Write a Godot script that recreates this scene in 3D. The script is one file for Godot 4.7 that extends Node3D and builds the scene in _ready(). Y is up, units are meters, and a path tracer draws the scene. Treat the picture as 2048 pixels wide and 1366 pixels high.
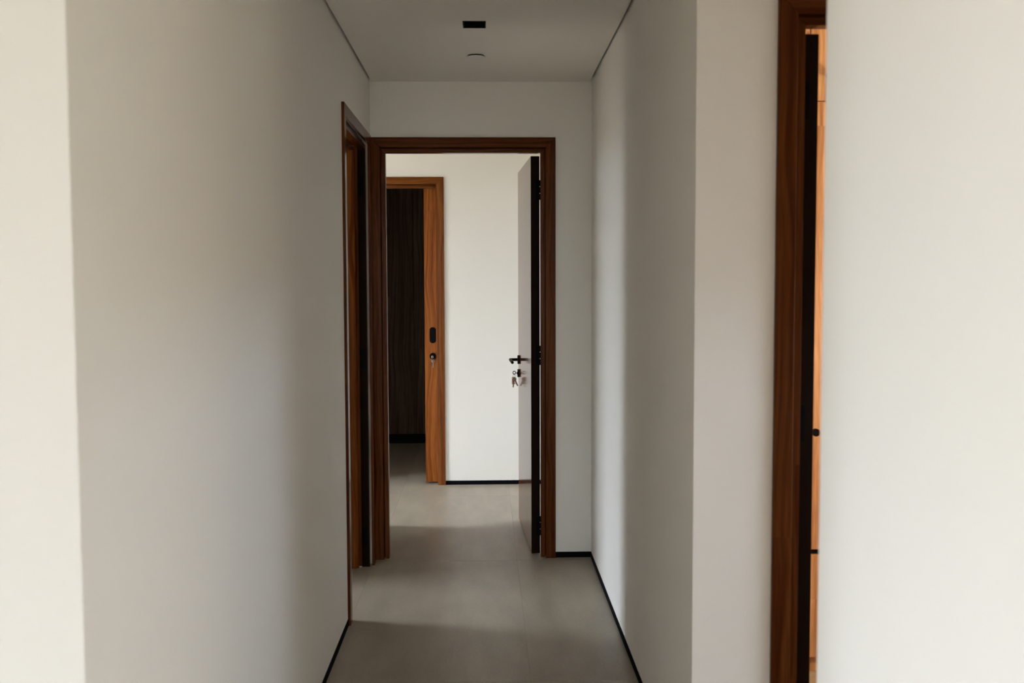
extends Node3D
# A hallway seen from the living room, doors open to daylit rooms beyond. Metres; x right, y up, depth d runs along -z.

const XL := -0.577      # left corridor wall face
const XR := 0.540       # right corridor wall face
const D_NEAR := 1.41    # face of the partition by the camera
const D_RECESS := 2.554 # face of the wall with the right-hand door
const D_END := 5.06     # face of the corridor's end wall
const D_FAR := 6.937    # face of the wall beyond the end door
const CEIL := 2.428
const FRAME_W := 0.933
const FRAME_H := 2.15
const WALL_T := 0.10

var M := {}
var rng := RandomNumberGenerator.new()
var taken := {}

func _ready() -> void:
	rng.seed = 7
	# ---------------------------------------------------------------- camera
	var cam := Camera3D.new()
	cam.name = "camera"
	var lens := CameraAttributesPhysical.new()
	lens.frustum_focal_length = 12.0 * 1987.18 / 683.0
	lens.frustum_focus_distance = 5.6
	lens.exposure_aperture = 4.0
	lens.frustum_near = 0.05
	lens.frustum_far = 200.0
	cam.attributes = lens
	cam.fov = 37.936
	cam.near = 0.05
	cam.far = 200.0
	add_child(cam)
	cam.transform = Transform3D(Basis(Vector3.UP, -0.02647) * Basis(Vector3.RIGHT, -0.05938) * Basis(Vector3.BACK, -0.0032), Vector3(0, 1.421, 0))
	cam.current = true
	# ---------------------------------------------------------------- daylight and exposure
	var env := Environment.new()
	env.background_mode = Environment.BG_SKY
	var sky_mat := ProceduralSkyMaterial.new()
	sky_mat.sky_top_color = Color(0.895, 0.942, 1.0)
	sky_mat.sky_horizon_color = Color(0.745, 0.80, 0.88)
	sky_mat.ground_bottom_color = Color(0.47, 0.46, 0.43)
	sky_mat.ground_horizon_color = Color(0.60, 0.59, 0.57)
	sky_mat.sky_energy_multiplier = 1.0
	var sky := Sky.new()
	sky.sky_material = sky_mat
	env.sky = sky
	env.tonemap_mode = Environment.TONE_MAPPER_LINEAR
	env.tonemap_exposure = 26.3
	env.sdfgi_enabled = true
	env.ssao_enabled = true
	env.ssil_enabled = true
	var world := WorldEnvironment.new()
	world.name = "daylight"
	world.environment = env
	add_child(world)

	make_materials()
	build_shell()
	build_windows()
	build_doors()
	build_fixtures()
	build_furniture()

# ==================================================================== materials
func paint(c: Color, rough: float, spec := 0.5) -> StandardMaterial3D:
	var m := StandardMaterial3D.new()
	m.albedo_color = c.linear_to_srgb()
	m.roughness = rough
	m.metallic_specular = spec
	return m

func wood(c: Color, tex: Texture2D, rough: float, coat: float, coat_rough: float) -> StandardMaterial3D:
	var m := paint(c, rough)
	m.albedo_texture = tex
	m.clearcoat_enabled = coat > 0.0
	m.clearcoat = coat
	m.clearcoat_roughness = coat_rough
	return m

func grain_texture(w: int, h: int, seed_: int) -> ImageTexture:
	# 0.8 m across, 2.4 m along the grain
	var im := Image.create(w, h, false, Image.FORMAT_RGB8)
	var warp := FastNoiseLite.new(); warp.seed = seed_; warp.frequency = 1.0; warp.fractal_octaves = 2
	var ring := FastNoiseLite.new(); ring.seed = seed_ + 1; ring.frequency = 1.0; ring.fractal_octaves = 3
	var pore := FastNoiseLite.new(); pore.seed = seed_ + 2; pore.frequency = 1.0; pore.fractal_octaves = 1
	for y in h:
		var v := float(y) / h * 2.4
		for x in w:
			var u := float(x) / w * 0.8
			var uu := u + 0.03 * warp.get_noise_2d(u * 3.0, v * 1.1)
			var a := ring.get_noise_2d(uu * 42.0, v * 0.7)
			var b := pore.get_noise_2d(u * 330.0, v * 9.0)
			var t := clampf(0.5 + 0.75 * a + 0.22 * b, 0.0, 1.0)
			im.set_pixel(x, y, Color(0.70, 0.60, 0.54).lerp(Color(1.0, 1.0, 1.0), t))
	return ImageTexture.create_from_image(im)

func speckle_texture(n: int, seed_: int) -> ImageTexture:
	var im := Image.create(n, n, false, Image.FORMAT_RGB8)
	var cloud := FastNoiseLite.new(); cloud.seed = seed_; cloud.frequency = 0.012; cloud.fractal_octaves = 4
	var grit := RandomNumberGenerator.new(); grit.seed = seed_
	for y in n:
		for x in n:
			var g := 0.94 + 0.07 * cloud.get_noise_2d(x, y) + grit.randf_range(-0.035, 0.035)
			im.set_pixel(x, y, Color(g, g * 0.995, g * 0.985))
	return ImageTexture.create_from_image(im)

func make_materials() -> void:
	var grain := grain_texture(384, 768, 3)
	M.wall = paint(Color(0.900, 0.860, 0.785), 0.85, 0.3)
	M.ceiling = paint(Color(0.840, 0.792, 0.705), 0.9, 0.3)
	M.skirting = paint(Color(0.004, 0.004, 0.005), 0.8, 0.15)
	M.black = paint(Color(0.004, 0.004, 0.0045), 0.5, 0.16)
	M.steel = paint(Color(0.30, 0.275, 0.25), 0.3); M.steel.metallic = 1.0
	M.chrome = paint(Color(0.72, 0.70, 0.66), 0.25); M.chrome.metallic = 1.0
	M.brass = paint(Color(0.42, 0.27, 0.17), 0.35); M.brass.metallic = 1.0
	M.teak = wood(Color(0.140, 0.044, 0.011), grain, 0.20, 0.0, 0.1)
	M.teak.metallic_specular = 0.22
	M.teak_daylit = wood(Color(0.250, 0.088, 0.021), grain, 0.30, 0.0, 0.1)  # lit copy of the frame teak: daylight on the far frame as colour
	M.teak_daylit.metallic_specular = 0.22
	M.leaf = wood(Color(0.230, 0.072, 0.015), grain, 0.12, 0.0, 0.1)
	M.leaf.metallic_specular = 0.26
	M.leaf_daylit = wood(Color(0.390, 0.130, 0.025), grain, 0.30, 0.0, 0.1)  # lit copy of the leaf wood: daylight on the sliding door as colour
	M.leaf_daylit.metallic_specular = 0.22
	M.edge = paint(Color(0.014, 0.0075, 0.0045), 0.6, 0.12)
	M.walnut = wood(Color(0.110, 0.074, 0.052), grain, 0.5, 0.0, 0.3)
	M.walnut.metallic_specular = 0.2
	M.oak = wood(Color(0.66, 0.43, 0.23), grain, 0.5, 0.3, 0.3)
	M.tile = paint(Color(0.400, 0.346, 0.268), 0.38)
	M.tile.albedo_texture = speckle_texture(384, 11)
	M.grout = paint(Color(0.36, 0.32, 0.26), 0.9)
	M.aluminium = paint(Color(0.10, 0.10, 0.10), 0.4)
	M.plastic = paint(Color(0.76, 0.75, 0.71), 0.5)
	M.glow = paint(Color(0.9, 0.85, 0.75), 0.5)
	M.glow.emission_enabled = true
	M.glow.emission = Color(1.0, 0.80, 0.55)
	M.glow.emission_energy_multiplier = 0.6

# ==================================================================== mesh helpers
func new_st() -> SurfaceTool:
	var st := SurfaceTool.new()
	st.begin(Mesh.PRIMITIVE_TRIANGLES)
	return st

func uv_of(p: Vector3, n: Vector3, grain: int, off: Vector2) -> Vector2:
	var k := n.abs().max_axis_index()
	var g := grain
	if k == g:
		g = (k + 1) % 3
	var o := 3 - k - g
	return Vector2(p[o] / 0.8, p[g] / 2.4) + off

func face(st: SurfaceTool, pts: Array, n: Vector3, grain := 1, off := Vector2.ZERO) -> void:
	for i in range(1, pts.size() - 1):
		var tri := [pts[0], pts[i], pts[i + 1]]
		if (tri[1] - tri[0]).cross(tri[2] - tri[0]).dot(n) > 0.0:
			tri = [pts[0], pts[i + 1], pts[i]]
		for p in tri:
			st.set_normal(n)
			st.set_uv(uv_of(p, n, grain, off))
			st.add_vertex(p)

func add_box(st: SurfaceTool, lo: Vector3, hi: Vector3, c := 0.0, grain := 1, off := Vector2.ZERO) -> void:
	# a box with all edges chamfered by c
	var mid := (lo + hi) * 0.5
	var half := (hi - lo) * 0.5
	for k in 3:
		var a := (k + 1) % 3
		var b := (k + 2) % 3
		for s in [-1.0, 1.0]:
			var n := Vector3.ZERO
			n[k] = s
			var pts := []
			for q in [Vector2(-1, -1), Vector2(1, -1), Vector2(1, 1), Vector2(-1, 1)]:
				var p := Vector3.ZERO
				p[k] = s * half[k]
				p[a] = q.x * (half[a] - c)
				p[b] = q.y * (half[b] - c)
				pts.append(mid + p)
			face(st, pts, n, grain, off)
	if c <= 0.0:
		return
	for k in 3:                     # the edges along axis k
		var a := (k + 1) % 3
		var b := (k + 2) % 3
		for sa in [-1.0, 1.0]:
			for sb in [-1.0, 1.0]:
				var pts := []
				for q in [[-1.0, 0], [1.0, 0], [1.0, 1], [-1.0, 1]]:
					var p := Vector3.ZERO
					p[k] = q[0] * (half[k] - c)
					p[a] = sa * (half[a] - (c if q[1] == 0 else 0.0))
					p[b] = sb * (half[b] - (0.0 if q[1] == 0 else c))
					pts.append(mid + p)
				var n := Vector3.ZERO
				n[a] = sa
				n[b] = sb
				face(st, pts, n.normalized(), grain, off)
	for sx in [-1.0, 1.0]:
		for sy in [-1.0, 1.0]:
			for sz in [-1.0, 1.0]:
				var s := Vector3(sx, sy, sz)
				var pts := []
				for k in 3:
					var p := half - Vector3.ONE * c
					p[k] = half[k]
					pts.append(mid + p * s)
				face(st, pts, s.normalized(), grain, off)

func add_prism(st: SurfaceTool, poly: Array, z0: float, z1: float, c: float, grain: int, off: Vector2) -> void:
	# a convex outline in x,y between z0 and z1, its front edges chamfered by c
	var n := poly.size()
	var mid := Vector2.ZERO
	for p in poly:
		mid += p / n
	var inner := []
	for i in n:
		var p: Vector2 = poly[i]
		var e0: Vector2 = (p - poly[(i + n - 1) % n]).normalized()
		var e1: Vector2 = (poly[(i + 1) % n] - p).normalized()
		var n0 := e0.orthogonal()
		if n0.dot(mid - p) < 0: n0 = -n0
		var n1 := e1.orthogonal()
		if n1.dot(mid - p) < 0: n1 = -n1
		inner.append(p + (n0 + n1) * c / (1.0 + n0.dot(n1)))
	var front := []
	var back := []
	for i in n:
		front.append(Vector3(inner[i].x, inner[i].y, z1))
		back.append(Vector3(poly[i].x, poly[i].y, z0))
		var a: Vector2 = poly[i]
		var b: Vector2 = poly[(i + 1) % n]
		var ai: Vector2 = inner[i]
		var bi: Vector2 = inner[(i + 1) % n]
		var o := (b - a).orthogonal().normalized()
		if o.dot(mid - a) > 0: o = -o
		face(st, [Vector3(a.x, a.y, z0), Vector3(b.x, b.y, z0), Vector3(b.x, b.y, z1 - c), Vector3(a.x, a.y, z1 - c)], Vector3(o.x, o.y, 0), grain, off)
		face(st, [Vector3(a.x, a.y, z1 - c), Vector3(b.x, b.y, z1 - c), Vector3(bi.x, bi.y, z1), Vector3(ai.x, ai.y, z1)], Vector3(o.x, o.y, 1).normalized(), grain, off)
	face(st, front, Vector3(0, 0, 1), grain, off)
	face(st, back, Vector3(0, 0, -1), grain, off)

func aim(a: Vector3, b: Vector3) -> Transform3D:
	# turns +y to the direction from a to b, at the middle
	var y := (b - a).normalized()
	var x := y.cross(Vector3(0.31, 0.17, 0.93)).normalized()
	return Transform3D(Basis(x, y, x.cross(y)), (a + b) * 0.5)

func add_rod(st: SurfaceTool, a: Vector3, b: Vector3, r: float, seg := 20) -> void:
	var c := CylinderMesh.new()
	c.top_radius = r; c.bottom_radius = r; c.height = a.distance_to(b)
	c.radial_segments = seg; c.rings = 1
	st.append_from(c, 0, aim(a, b))

func add_ball(st: SurfaceTool, p: Vector3, r: float) -> void:
	var s := SphereMesh.new()
	s.radius = r; s.height = 2.0 * r; s.radial_segments = 20; s.rings = 10
	st.append_from(s, 0, Transform3D(Basis(), p))

func add_ring(st: SurfaceTool, p: Vector3, axis: Vector3, big: float, thick: float) -> void:
	var t := TorusMesh.new()
	t.inner_radius = big - thick; t.outer_radius = big + thick
	t.rings = 28; t.ring_segments = 10
	st.append_from(t, 0, aim(p - axis * 0.5, p + axis * 0.5))

func part(called: String, st: SurfaceTool, mat: Material, parent: Node) -> MeshInstance3D:
	var o := MeshInstance3D.new()
	o.name = called
	o.mesh = st.commit()
	o.material_override = mat
	o.cast_shadow = GeometryInstance3D.SHADOW_CASTING_SETTING_ON
	parent.add_child(o, true)
	return o

func numbered(called: String) -> String:
	taken[called] = taken.get(called, -1) + 1
	return called if taken[called] == 0 else "%s_%03d" % [called, taken[called]]

func tag(o: Node, label: String, category: String, kind := "", group := "") -> Node:
	o.set_meta("label", label)
	o.set_meta("category", category)
	if kind: o.set_meta("kind", kind)
	if group: o.set_meta("group", group)
	return o

func base(called: String, t: Transform3D, label: String, category: String, kind := "", group := "") -> Node3D:
	var o := Node3D.new()
	o.name = numbered(called)
	o.transform = t
	add_child(o)
	tag(o, label, category, kind, group)
	return o

# boxes given as [x0, x1, d0, d1, y0, y1]
func structure(called: String, boxes: Array, mat: Material, label: String, category: String) -> MeshInstance3D:
	var st := new_st()
	for b in boxes:
		add_box(st, Vector3(b[0], b[4], -b[3]), Vector3(b[1], b[5], -b[2]))
	var o := part(numbered(called), st, mat, self)
	tag(o, label, category, "structure")
	return o

# ==================================================================== the rooms
func build_shell() -> void:
	var top := 2.45
	var x_out := -2.8
	# floor: slab and each tile
	var slab := structure("floor", [[-4.1, 3.3, -3.6, 9.4, -0.12, -0.0012]], M.grout, "beige grey stone tiles of the hallway and rooms", "floor")
	var tiles := []
	var px := 0.73
	var pd := 1.546
	var proto: Array = []
	for i in 4:
		var st := new_st()
		add_box(st, Vector3(-px * 0.5 + 0.0006, -0.011, -pd * 0.5 + 0.0006), Vector3(px * 0.5 - 0.0006, 0.0, pd * 0.5 - 0.0006), 0.0003, 2, Vector2(rng.randf(), rng.randf()))
		proto.append(st.commit())
	for i in range(-6, 5):
		for k in range(-6, 3):
			var t := MeshInstance3D.new()
			t.name = "tile" if tiles.is_empty() else "tile_%03d" % tiles.size()
			t.mesh = proto[rng.randi_range(0, 3)]
			t.material_override = M.tile
			t.position = Vector3(0.155 + (i + 0.5) * px, 0, -(5.012 + (k + 0.5) * pd))
			if t.position.x < -4.3 or t.position.x > 3.3:
				continue
			slab.add_child(t, true)
			tiles.append(t)
	# walls
	structure("wall_near_left", [[-4.1, XL, D_NEAR, 1.53, 0, 2.7]], M.wall, "bright white wall at the left edge of the picture", "wall")
	structure("wall_near_right", [[XR, XR + 0.12, -3.5, 1.58, 0, 2.7]], M.wall, "bright white wall at the right edge of the picture", "wall")
	structure("wall_near_top", [[XL, XR, D_NEAR, 1.53, CEIL, 2.7]], M.wall, "white lintel above the hallway mouth", "wall")
	structure("wall_left", [[XL - WALL_T, XL, 1.53, 4.085, 0, top], [XL - WALL_T, XL, 4.085, 4.978, 2.13, top], [XL - WALL_T, XL, 4.978, D_END, 0, top]], M.wall, "long white wall on the left of the hallway", "wall")
	structure("wall_right", [[XR, XR + 0.12, D_RECESS + WALL_T, D_END, 0, top]], M.wall, "white hallway wall with a bar of daylight on it", "wall")
	structure("wall_recess", [[XR, 0.767, D_RECESS, D_RECESS + WALL_T, 0, top], [0.767, 1.66, D_RECESS, D_RECESS + WALL_T, 2.13, top], [1.66, 3.0, D_RECESS, D_RECESS + WALL_T, 0, top]], M.wall, "cream wall beside the near wooden door frame", "wall")
	structure("wall_recess_side", [[2.2, 2.3, 1.58, 1.66, 0, top], [2.2, 2.3, 1.66, 2.46, 0, 1.12], [2.2, 2.3, 1.66, 2.46, 1.50, top], [2.2, 2.3, 2.46, D_RECESS, 0, top], [0.66, 2.3, 1.46, 1.58, 0, top]], M.wall, "white walls closing the recess on the right", "wall")
	structure("wall_end", [[x_out - 0.1, -0.557, D_END, D_END + WALL_T, 0, top], [-0.557, 0.336, D_END, D_END + WALL_T, 2.13, top], [0.336, 3.1, D_END, D_END + WALL_T, 0, top]], M.wall, "white wall around the open door at the hallway end", "wall")
	structure("wall_far", [[x_out - 0.1, -1.199, D_FAR, D_FAR + 0.12, 0, top], [-1.199, -0.306, D_FAR, D_FAR + 0.12, 2.13, top], [-0.306, 0.65, D_FAR, D_FAR + 0.04, 0, top], [-0.306, 0.65, D_FAR + 0.094, D_FAR + 0.12, 0, top], [0.65, 1.6, D_FAR, D_FAR + 0.12, 0, top]], M.wall, "brightly lit white wall seen through the end door", "wall")
	structure("wall_stub", [[-0.72, -0.60, D_END + WALL_T, 5.76, 0, top]], M.wall, "short white wall just behind the end door frame", "wall")
	structure("wall_far_right", [[1.5, 1.6, D_END + WALL_T, 6.35, 0, top], [1.5, 1.6, 6.35, 6.75, 2.3, top], [1.5, 1.6, 6.35, 6.75, 0, 0.4], [1.5, 1.6, 6.75, D_FAR, 0, top]], M.wall, "white side wall of the space beyond the end door", "wall")
	structure("wall_bedroom", [[0.66, 3.1, 4.2, 4.3, 0, top], [3.0, 3.1, D_RECESS, 4.2, 0, top]], M.wall, "white walls of the room behind the right door", "wall")
	structure("wall_side_room", [[x_out, XL - WALL_T, 2.5, 2.6, 0, top]], M.wall, "white wall of the room behind the left door", "wall")
	# the outer wall on the left with its two window openings
	structure("wall_outer", [[x_out - 0.1, x_out, 2.5, 4.36, 0, top], [x_out - 0.1, x_out, 4.36, 4.92, 2.43, top], [x_out - 0.1, x_out, 4.92, D_END, 0, top],
		[x_out - 0.1, x_out, D_END + WALL_T, 5.55, 0, top], [x_out - 0.1, x_out, 5.55, 6.23, 2.43, top], [x_out - 0.1, x_out, 6.23, D_FAR, 0, top]], M.wall, "white outer wall with two tall windows", "wall")
	structure("wall_dark_room", [[x_out - 0.1, -2.2, D_FAR + 0.12, 9.4, 0, top], [1.0, 1.6, D_FAR + 0.12, 9.4, 0, top], [-2.2, 1.0, 9.3, 9.4, 0, top]], M.walnut, "unseen walls behind the sliding door, coloured dark walnut to keep the room dim", "wall")  # dark colour on these unseen walls holds the room in shade
	# living room behind the camera
	structure("wall_living_room", [[-4.1, -4.0, -3.6, 0.0, 0, 2.7], [-4.1, -4.0, 0.0, 1.35, 2.3, 2.7], [-4.1, -4.0, 0.0, 1.35, 0, 0.2], [-4.1, -4.0, 1.35, D_NEAR, 0, 2.7],
		[-4.0, -0.70, -3.6, -3.5, 0, 2.7], [-0.70, -0.12, -3.6, -3.5, 2.4, 2.7], [-0.12, 0.66, -3.6, -3.5, 0, 2.7]], M.wall, "living room walls behind the viewer with two tall windows", "wall")
	# ceilings; the hallway's board stands off the side walls by a shadow gap
	structure("ceiling", [[XL + 0.012, XR - 0.012, 1.53, 3.901, CEIL, CEIL + 0.012], [XL + 0.012, XR - 0.012, 4.007, D_END, CEIL, CEIL + 0.012],
		[XL + 0.012, -0.084, 3.901, 4.007, CEIL, CEIL + 0.012], [0.006, XR - 0.012, 3.901, 4.007, CEIL, CEIL + 0.012], [XR - 0.012, 3.0, 1.58, D_RECESS - 0.012, CEIL, CEIL + 0.012]], M.ceiling, "white hallway ceiling board with shadow gaps along the walls", "ceiling")
	structure("ceiling", [[x_out - 0.1, 3.3, 1.53, 9.4, top, top + 0.12]], M.ceiling, "white ceiling slab over the rooms beyond", "ceiling")
	structure("ceiling", [[-4.1, 0.66, -3.6, 1.53, 2.7, 2.82]], M.ceiling, "white living room ceiling", "ceiling")
	# thin black skirting strips
	var s := 0.029
	var e := 0.003
	structure("baseboard_left", [[XL, XL + e, 1.53, 4.065, 0, s]], M.skirting, "thin black skirting strip along the left hallway wall", "skirting")
	structure("baseboard_right", [[XR - e, XR, D_RECESS, D_END, 0, s], [XR, 0.747, D_RECESS - e, D_RECESS, 0, s]], M.skirting, "thin black skirting strip along the right hallway wall", "skirting")
	structure("baseboard_end", [[0.356, XR - e, D_END - e, D_END, 0, s]], M.skirting, "short black skirting strip right of the end door frame", "skirting")
	structure("baseboard_far", [[-0.286, 1.5, D_FAR - e, D_FAR, 0, s], [x_out, -1.219, D_FAR - e, D_FAR, 0, s]], M.skirting, "black skirting strip on the bright far wall", "skirting")
	structure("baseboard_near", [[-4.0, XL, D_NEAR - e, D_NEAR, 0, s], [XR - e, XR, -3.5, 1.58, 0, s]], M.skirting, "black skirting strip below the bright near walls", "skirting")

func build_windows() -> void:
	# [name, centre, width, height, turned]; the far right and recess ones are added to brighten walls
	for w in [[Vector3(-0.41, 0, 3.55), 0.58, 2.4, 0.0, "tall window in the living room wall behind the viewer"], [Vector3(1.55, 0.4, -6.55), 0.40, 1.9, PI / 2, "added narrow window right of the end door space, brightens the far wall"], [Vector3(2.25, 1.12, -2.06), 0.80, 0.38, PI / 2, "added small window in the right-hand recess, brightens the left hallway wall"], [Vector3(-4.05, 0.2, -0.675), 1.35, 2.1, PI / 2, "wide window in the left living room wall"], [Vector3(-2.85, 0, -4.64), 0.56, 2.43, PI / 2, "tall narrow window of the room behind the left door"], [Vector3(-2.85, 0, -5.89), 0.68, 2.43, PI / 2, "tall window lighting the space beyond the end door"]]:
		var o := base("window_%d" % (taken.get("windows", 0) + 1), Transform3D(Basis(Vector3.UP, w[3]), w[0]), w[4], "window", "structure")
		taken["windows"] = taken.get("windows", 0) + 1
		var hw: float = w[1] * 0.5
		var h: float = w[2]
		var f := 0.04
		for b in [[-hw, -hw + f, 0.0, h], [hw - f, hw, 0.0, h], [-hw + f, hw - f, h - f, h], [-hw + f, hw - f, 0.0, 0.03]]:
			var st := new_st()
			add_box(st, Vector3(b[0], b[2], -0.03), Vector3(b[1], b[3], 0.03), 0.002)
			part("frame_bar", st, M.aluminium, o)

# ==================================================================== doors
func build_frame(t: Transform3D, label: String, pocket := false, depth := WALL_T, mat: Material = M.teak) -> Node3D:
	# local x along the wall, y up, z towards the viewer; z = 0 is the wall's face
	var o := base("trim_%d" % (taken.get("frames", 0) + 1), t, label, "door frame", "structure")
	taken["frames"] = taken.get("frames", 0) + 1
	var w := FRAME_W * 0.5
	var h := FRAME_H
	var c := 0.05
	var l := 0.075
	var k := 0.0012
	for side in [-1.0, 1.0]:
		for back in [false, true]:
			var z0 := -depth - 0.012 if back else 0.0
			var z1 := -depth if back else 0.012
			var st := new_st()
			add_prism(st, [Vector2(side * w, 0), Vector2(side * w, h), Vector2(side * (w - c), h - c), Vector2(side * (w - c), 0)], z0, z1, k, 1, Vector2(rng.randf(), rng.randf()))
			part("casing", st, mat, o)
		var lip := new_st()
		if pocket and side > 0:
			# two lips with the slot of the sliding leaf between them
			add_prism(lip, [Vector2(w - 0.02, 0), Vector2(w - 0.02, h - c), Vector2(w - c - 0.004, h - c), Vector2(w - c - 0.004, 0)], -0.046, 0.0, k, 1, Vector2(rng.randf(), rng.randf()))
			add_prism(lip, [Vector2(w - 0.02, 0), Vector2(w - 0.02, h - c), Vector2(w - l, h - c), Vector2(w - l, 0)], -depth, -0.094, k, 1, Vector2(rng.randf(), rng.randf()))
		else:
			var g := c + 0.004
			add_prism(lip, [Vector2(side * (w - g), 0), Vector2(side * (w - g), h - g), Vector2(side * (w - l), h - l), Vector2(side * (w - l), 0)], -0.048, -0.009, 0.0004, 1, Vector2(rng.randf(), rng.randf()))
			add_prism(lip, [Vector2(side * (w - 0.02), 0), Vector2(side * (w - 0.02), h - c), Vector2(side * (w - g - 0.002), h - c), Vector2(side * (w - g - 0.002), 0)], -0.048, -0.030, 0.0, 1, Vector2(rng.randf(), rng.randf()))
			add_prism(lip, [Vector2(side * (w - 0.02), 0), Vector2(side * (w - 0.02), h - 0.06), Vector2(side * (w - 0.06), h - 0.06), Vector2(side * (w - 0.06), 0)], -depth, -0.048, 0.0, 1, Vector2(rng.randf(), rng.randf()))
		part("jamb", lip, mat, o)
	for back in [false, true]:
		var z0 := -depth - 0.012 if back else 0.0
		var z1 := -depth if back else 0.012
		var st := new_st()
		add_prism(st, [Vector2(-w, h), Vector2(w, h), Vector2(w - c, h - c), Vector2(-w + c, h - c)], z0, z1, k, 0, Vector2(rng.randf(), rng.randf()))
		part("head_casing", st, mat, o)
	var head := new_st()
	var off := Vector2(rng.randf(), rng.randf())
	add_prism(head, [Vector2(-w + c + 0.004, h - c - 0.004), Vector2(w - c - 0.004, h - c - 0.004), Vector2(w - l, h - l), Vector2(-w + l, h - l)], -0.048, -0.009, k, 0, off)
	add_prism(head, [Vector2(-w + 0.02, h - 0.02), Vector2(w - 0.02, h - 0.02), Vector2(w - 0.02, h - c - 0.006), Vector2(-w + 0.02, h - c - 0.006)], -depth, -0.030, 0.0, 0, off)
	part("head_jamb", head, mat, o)
	return o

func build_leaf(t: Transform3D, s: float, label: String) -> Node3D:
	# origin at the pivot on the floor; the leaf runs along local -z (into the room) and its thickness lies towards -s in x
	var o := base("door_%d" % (taken.get("doors", 0) + 1), t, label, "door", "structure")
	taken["doors"] = taken.get("doors", 0) + 1
	var thick := 0.045
	var st := new_st()
	add_box(st, Vector3(minf(0, -s * thick), 0.008, -0.774), Vector3(maxf(0, -s * thick), 2.064, -0.002), 0.0015, 1, Vector2(0.1, 0.05))
	part("leaf", st, M.leaf, o)
	var eb := new_st()
	add_box(eb, Vector3(minf(0, -s * thick) + 0.001, 0.010, -0.0025), Vector3(maxf(0, -s * thick) - 0.001, 2.062, -0.0012), 0.0003)
	part("edge_band", eb, M.edge, o)
	for y in [0.155, 1.045, 1.892]:
		var hs := new_st()
		add_box(hs, Vector3(minf(-s * 0.001, -s * 0.022), y - 0.05, -0.0025), Vector3(maxf(-s * 0.001, -s * 0.022), y + 0.05, 0.0005), 0.0004)
		var hinge := part("hinge", hs, M.black, o)
		for q in 3:
			var kn := new_st()
			var y0: float = y - 0.05 + q * 0.0345
			add_rod(kn, Vector3(s * 0.001, y0, 0.001), Vector3(s * 0.001, y0 + 0.031, 0.001), 0.0042, 14)
			part("knuckle", kn, M.black, hinge)
	# lever handle, its neck and rose, and the lock rose, on both faces
	for f in [1.0, -1.0]:
		var x0: float = -s * thick if f > 0 else 0.0
		var out: float = -s * f
		var hz := -0.718
		var rose := new_st()
		add_rod(rose, Vector3(x0, 0.968, hz), Vector3(x0 + out * 0.009, 0.968, hz), 0.026, 32)
		var handle := part("handle_rose", rose, M.black, o)
		var neck := new_st()
		add_rod(neck, Vector3(x0 + out * 0.009, 0.968, hz), Vector3(x0 + out * 0.052, 0.968, hz), 0.0085)
		add_ball(neck, Vector3(x0 + out * 0.052, 0.968, hz), 0.0085)
		part("neck", neck, M.black, handle)
		var lever := new_st()
		add_rod(lever, Vector3(x0 + out * 0.052, 0.968, hz), Vector3(x0 + out * 0.049, 0.960, hz + 0.115), 0.0085)
		part("lever", lever, M.black, handle)
		var lock := new_st()
		add_rod(lock, Vector3(x0, 0.888, hz), Vector3(x0 + out * 0.009, 0.888, hz), 0.024, 32)
		add_rod(lock, Vector3(x0 + out * 0.009, 0.888, hz), Vector3(x0 + out * 0.013, 0.888, hz), 0.008, 16)
		part("lock_rose", lock, M.black, o)
	return o

func add_key(st: SurfaceTool, top: Vector3, down: Vector3, flat: Vector3) -> void:
	# a key of 5.5 cm: round bow with a hole, shaft, bit
	var d := down.normalized()
	var f := flat.normalized()
	var w := d.cross(f).normalized()
	add_ring(st, top + d * 0.010, f, 0.0075, 0.0028)
	var b := Basis(w, d, f)
	var shaft := BoxMesh.new(); shaft.size = Vector3(0.006, 0.036, 0.0022)
	st.append_from(shaft, 0, Transform3D(b, top + d * 0.036))
	for q in 3:
		var bit := BoxMesh.new(); bit.size = Vector3(0.0035, 0.003, 0.0022)
		st.append_from(bit, 0, Transform3D(b, top + d * (0.038 + q * 0.006) + w * 0.0042))

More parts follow.
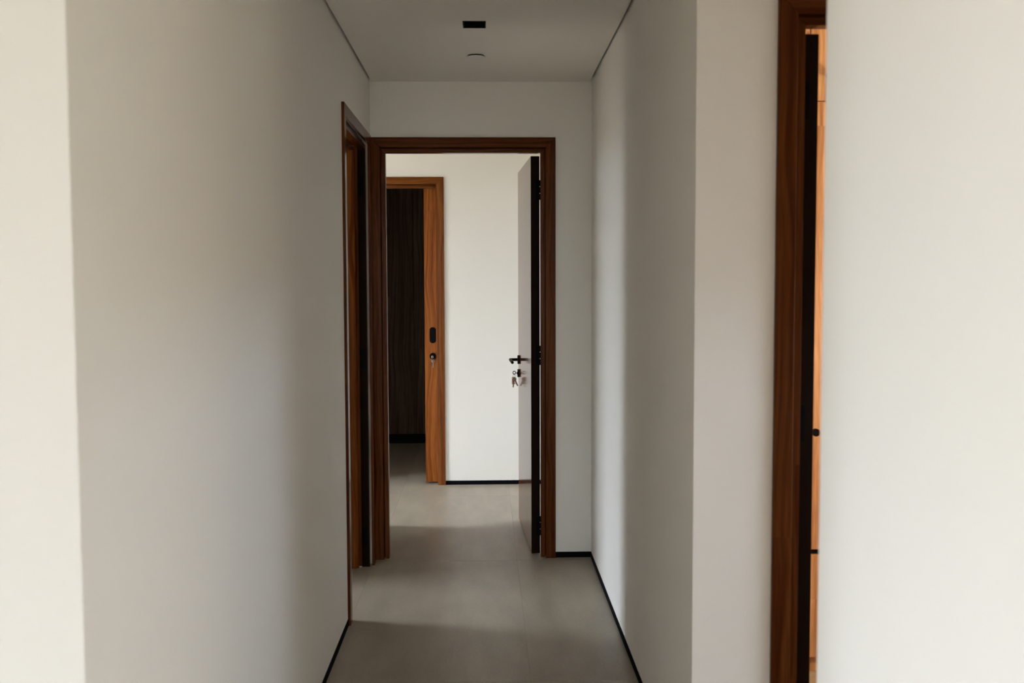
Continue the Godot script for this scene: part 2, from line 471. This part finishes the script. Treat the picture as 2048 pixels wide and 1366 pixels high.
func build_doors() -> void:
	var into_x := Basis(Vector3.UP, PI / 2)
	var lf := build_frame(Transform3D(into_x, Vector3(XL, 0, -(4.065 + FRAME_W * 0.5))), "dark brown wooden door frame in the left hallway wall")
	var strip := new_st()
	var xi := FRAME_W * 0.5 - 0.075
	add_box(strip, Vector3(xi - 0.0015, 0.004, -0.047), Vector3(xi, 2.074, -0.010), 0.0003)
	var rebate := part("rebate_strip", strip, M.edge, lf)
	for y in [0.155, 1.045, 1.892]:
		var hp := new_st()
		add_box(hp, Vector3(xi - 0.003, y - 0.05, -0.046), Vector3(xi - 0.0015, y + 0.05, -0.016), 0.0004)
		part("hinge_plate", hp, M.black, rebate)
	build_frame(Transform3D(Basis(), Vector3(XL + FRAME_W * 0.5, 0, -D_END)), "dark brown wooden door frame at the end of the hallway")
	build_frame(Transform3D(Basis(), Vector3(-0.286 - FRAME_W * 0.5, 0, -D_FAR)), "daylit orange brown door frame on the far white wall", true, 0.12, M.teak_daylit)
	build_frame(Transform3D(Basis(), Vector3(0.747 + FRAME_W * 0.5, 0, -D_RECESS)), "blurred brown wooden door frame at the right, nearest to the viewer")
	# leaves: end door, left door, right door
	build_leaf(Transform3D(Basis(Vector3.UP, deg_to_rad(3.0)), Vector3(XL + FRAME_W - 0.075 - 0.0025, 0, -(D_END + 0.050))), 1.0, "open wooden door with black lever handle at the hallway end")
	build_leaf(Transform3D(into_x * Basis(Vector3.UP, deg_to_rad(16.5)), Vector3(XL - 0.068, 0, -(4.065 + FRAME_W - 0.077))), 1.0, "open reddish brown door in the left hallway wall")
	build_leaf(Transform3D(Basis(), Vector3(0.747 + 0.079, 0, -(D_RECESS + 0.050))), -1.0, "open dark door edge inside the near right frame")
	# the sliding door in its pocket
	var z := -(D_FAR + 0.05)
	var sd := base("door_4", Transform3D(Basis(), Vector3(-0.428, 0, z)), "daylit orange brown sliding door edge with black flush pull", "door", "structure")
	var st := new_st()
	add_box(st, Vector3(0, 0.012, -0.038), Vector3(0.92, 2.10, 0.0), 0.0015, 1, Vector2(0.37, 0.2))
	part("leaf", st, M.leaf_daylit, sd)
	# flush pull: rim and recessed cup
	var pull := new_st()
	var outer := []
	var inner := []
	for i in 48:
		var a := TAU * i / 48.0
		var q := Vector2(cos(a), sin(a))
		var up := 0.034 if q.y > 0 else -0.034
		outer.append(Vector3(0.056 + q.x * 0.0225, 1.053 + up + q.y * 0.0225, 0.0015))
		inner.append(Vector3(0.056 + q.x * 0.0175, 1.053 + up + q.y * 0.0175, 0.0015))
	for i in 48:
		var j := (i + 1) % 48
		face(pull, [outer[i], outer[j], inner[j], inner[i]], Vector3(0, 0, 1))
		var n: Vector3 = (outer[i] - inner[i]).normalized()
		face(pull, [outer[i], outer[j], outer[j] - Vector3(0, 0, 0.0015), outer[i] - Vector3(0, 0, 0.0015)], n)
		face(pull, [inner[i], inner[j], inner[j] - Vector3(0, 0, 0.001), inner[i] - Vector3(0, 0, 0.001)], -n)
	var cup := []
	for p in inner:
		cup.append(p - Vector3(0, 0, 0.001))
	face(pull, cup, Vector3(0, 0, 1))
	part("flush_pull", pull, M.black, sd)
	var esc := new_st()
	add_rod(esc, Vector3(0.056, 0.905, 0), Vector3(0.056, 0.905, 0.008), 0.0235, 32)
	part("lock_rose", esc, M.black, sd)
	# keys hanging in the two locks
	var kb := base("key_bunch", Transform3D(Basis(), Vector3(0.197, 0.888, -5.83)), "bunch of keys hanging from the lock of the open end door", "keys", "", "keys left in the door locks")
	var k1 := new_st()
	add_rod(k1, Vector3(-0.013, 0, 0), Vector3(-0.026, 0, 0), 0.0025, 10)
	add_ring(k1, Vector3(-0.030, 0.002, 0), Vector3(0.35, 0, 1), 0.0085, 0.0032)
	part("key", k1, M.steel, kb)
	var r1 := new_st()
	add_ring(r1, Vector3(-0.032, -0.018, 0.001), Vector3(1, 0, 0.5), 0.0125, 0.0011)
	part("key_ring", r1, M.steel, kb)
	var k2 := new_st()
	add_key(k2, Vector3(-0.034, -0.030, 0.003), Vector3(-0.03, -1, 0.02), Vector3(0.25, 0, 1))
	part("key", k2, M.steel, kb)
	var k3 := new_st()
	add_key(k3, Vector3(-0.031, -0.027, 0.000), Vector3(0.45, -1, 0.0), Vector3(0.3, 0.1, 1))
	part("key", k3, M.steel, kb)
	var fob := new_st()
	add_box(fob, Vector3(-0.045, -0.066, -0.004), Vector3(-0.023, -0.024, 0.000), 0.0015)
	part("key_fob", fob, M.brass, kb)
	var kc := base("key_bunch", Transform3D(Basis(), Vector3(-0.372, 0.905, z + 0.008)), "small keys hanging from the lock of the sliding door", "keys", "", "keys left in the door locks")
	var c1 := new_st()
	add_rod(c1, Vector3(0, 0, 0), Vector3(0, 0, 0.010), 0.0025, 10)
	add_ring(c1, Vector3(-0.003, -0.004, 0.016), Vector3(0.8, 0, 0.6), 0.0085, 0.0028)
	part("key", c1, M.chrome, kc)
	var c2 := new_st()
	add_ring(c2, Vector3(0.0, -0.020, 0.016), Vector3(1, 0, 0.6), 0.011, 0.0011)
	part("key_ring", c2, M.chrome, kc)
	var c3 := new_st()
	add_key(c3, Vector3(0.002, -0.026, 0.016), Vector3(0.05, -1, -0.1), Vector3(0.3, 0, 1))
	part("key", c3, M.chrome, kc)
	var c4 := new_st()
	add_key(c4, Vector3(-0.002, -0.022, 0.014), Vector3(-0.32, -1, -0.1), Vector3(0.5, 0, 1))
	part("key", c4, M.brass, kc)

# ==================================================================== ceiling fixtures
func build_fixtures() -> void:
	# small square black downlight, unlit: a proud rim round a sunken box
	var dl := base("downlight", Transform3D(Basis(), Vector3(-0.039, CEIL, -3.954)), "small black square downlight in the hallway ceiling, switched off", "downlight")
	var rim := new_st()
	var a := 0.045
	var b := 0.053
	var w := 0.005
	for q in [[-a, a, -b, -b + w], [-a, a, b - w, b], [-a, -a + w, -b + w, b - w], [a - w, a, -b + w, b - w]]:
		add_box(rim, Vector3(q[0], -0.001, q[2]), Vector3(q[1], 0.020, q[3]), 0.0004)
	part("rim", rim, M.black, dl)
	var tray := new_st()
	add_box(tray, Vector3(-a + w, 0.018, -b + w), Vector3(a - w, 0.0205, b - w), 0.0)
	part("reflector", tray, M.black, dl)
	# round white cover plate hanging a finger's breadth below the ceiling
	var plate := base("ceiling_plate", Transform3D(Basis(), Vector3(-0.037, CEIL, -4.49)), "round white cover plate on the ceiling beyond the black downlight", "cover plate")
	var neck := new_st()
	add_rod(neck, Vector3(0, -0.006, 0), Vector3.ZERO, 0.036, 40)
	part("gap_shade_collar", neck, M.black, plate)  # black neck paints the shade in the gap above the disc
	var disc := new_st()
	add_rod(disc, Vector3(0, -0.009, 0), Vector3(0, -0.006, 0), 0.042, 48)
	part("disc", disc, M.plastic, plate)
	# warm wall lamp in the room behind the right door
	var lamp := base("wall_lamp", Transform3D(Basis(), Vector3(2.1, 1.15, -(D_RECESS + WALL_T))), "warm wall lamp in the room behind the right door", "lamp")
	var pan := new_st()
	add_box(pan, Vector3(-0.04, -0.12, -0.015), Vector3(0.04, 0.12, 0), 0.003)
	part("back_plate", pan, M.black, lamp)
	var glow := new_st()
	add_rod(glow, Vector3(0, -0.10, -0.05), Vector3(0, 0.10, -0.05), 0.034, 28)
	part("lamp_shade", glow, M.glow, lamp)
	var light := OmniLight3D.new()
	light.name = "lamp_light"
	light.position = Vector3(0, 0, -0.05)
	light.light_color = Color(1.0, 0.88, 0.74)
	light.light_energy = 0.056
	light.light_size = 0.034
	light.omni_range = 12.0
	light.omni_attenuation = 2.0
	light.shadow_enabled = true
	lamp.add_child(light)

# ==================================================================== furniture in the rooms behind
func build_furniture() -> void:
	# light oak wardrobe in the warm room: carcass, tall doors, drawers and top cupboards
	var f := 3.50
	var wr := base("wardrobe", Transform3D(Basis(), Vector3(0.70, 0, -f)), "light oak wardrobe glowing in warm light behind the near right door", "wardrobe")
	var st := new_st()
	add_box(st, Vector3(0, 0, -0.60), Vector3(1.32, 2.43, -0.022), 0.002, 1, Vector2(0.2, 0.1))
	part("carcass", st, M.oak, wr)
	for i in 3:
		var x0 := i * 0.44 + 0.0015
		var x1 := (i + 1) * 0.44 - 0.0015
		for row in [["drawer", 0.06, 0.437], ["tall_door", 0.457, 2.051], ["top_door", 2.054, 2.42]]:
			var p := new_st()
			add_box(p, Vector3(x0, row[1], -0.021), Vector3(x1, row[2], 0), 0.001, 1, Vector2(rng.randf(), rng.randf()))
			var panel := part(row[0], p, M.oak, wr)
			var ky: float = {"drawer": 0.25, "tall_door": 0.885, "top_door": 2.135}[row[0]]
			var kx: float = x0 + (0.22 if row[0] == "drawer" else 0.03 if row[0] == "tall_door" else 0.062)
			var kn := new_st()
			add_rod(kn, Vector3(kx, ky, 0), Vector3(kx, ky, 0.018), 0.005, 12)
			add_rod(kn, Vector3(kx, ky, 0.018), Vector3(kx, ky, 0.028), 0.014, 20)
			part("knob", kn, M.black, panel)
		var gap := new_st()
		add_box(gap, Vector3(x0, 0.439, -0.0215), Vector3(x1, 0.455, -0.012))
		part("gap_shade_strip", gap, M.black, wr)  # black strip paints the shade inside the open drawer gap
	# dark walnut wardrobe in the unlit room
	var dk := base("wardrobe", Transform3D(Basis(), Vector3(-2.2, 0, -8.70)), "dark walnut wardrobe wall deep in the unlit far room", "wardrobe")
	var body := new_st()
	add_box(body, Vector3(0, 0.09, -0.59), Vector3(3.19, 2.44, -0.022), 0.001, 1)
	part("carcass", body, M.walnut, dk)
	var plinth := new_st()
	add_box(plinth, Vector3(0, 0, -0.59), Vector3(3.19, 0.088, -0.06), 0.001, 0)
	part("plinth", plinth, M.black, dk)
	for i in range(0, 6):
		var x0 := 0.010 + i * 0.522 + 0.002
		var p := new_st()
		add_box(p, Vector3(x0, 0.092, -0.021), Vector3(x0 + 0.513, 2.43, 0), 0.0015, 1, Vector2(rng.randf(), rng.randf()))
		part("door_panel", p, M.walnut, dk)
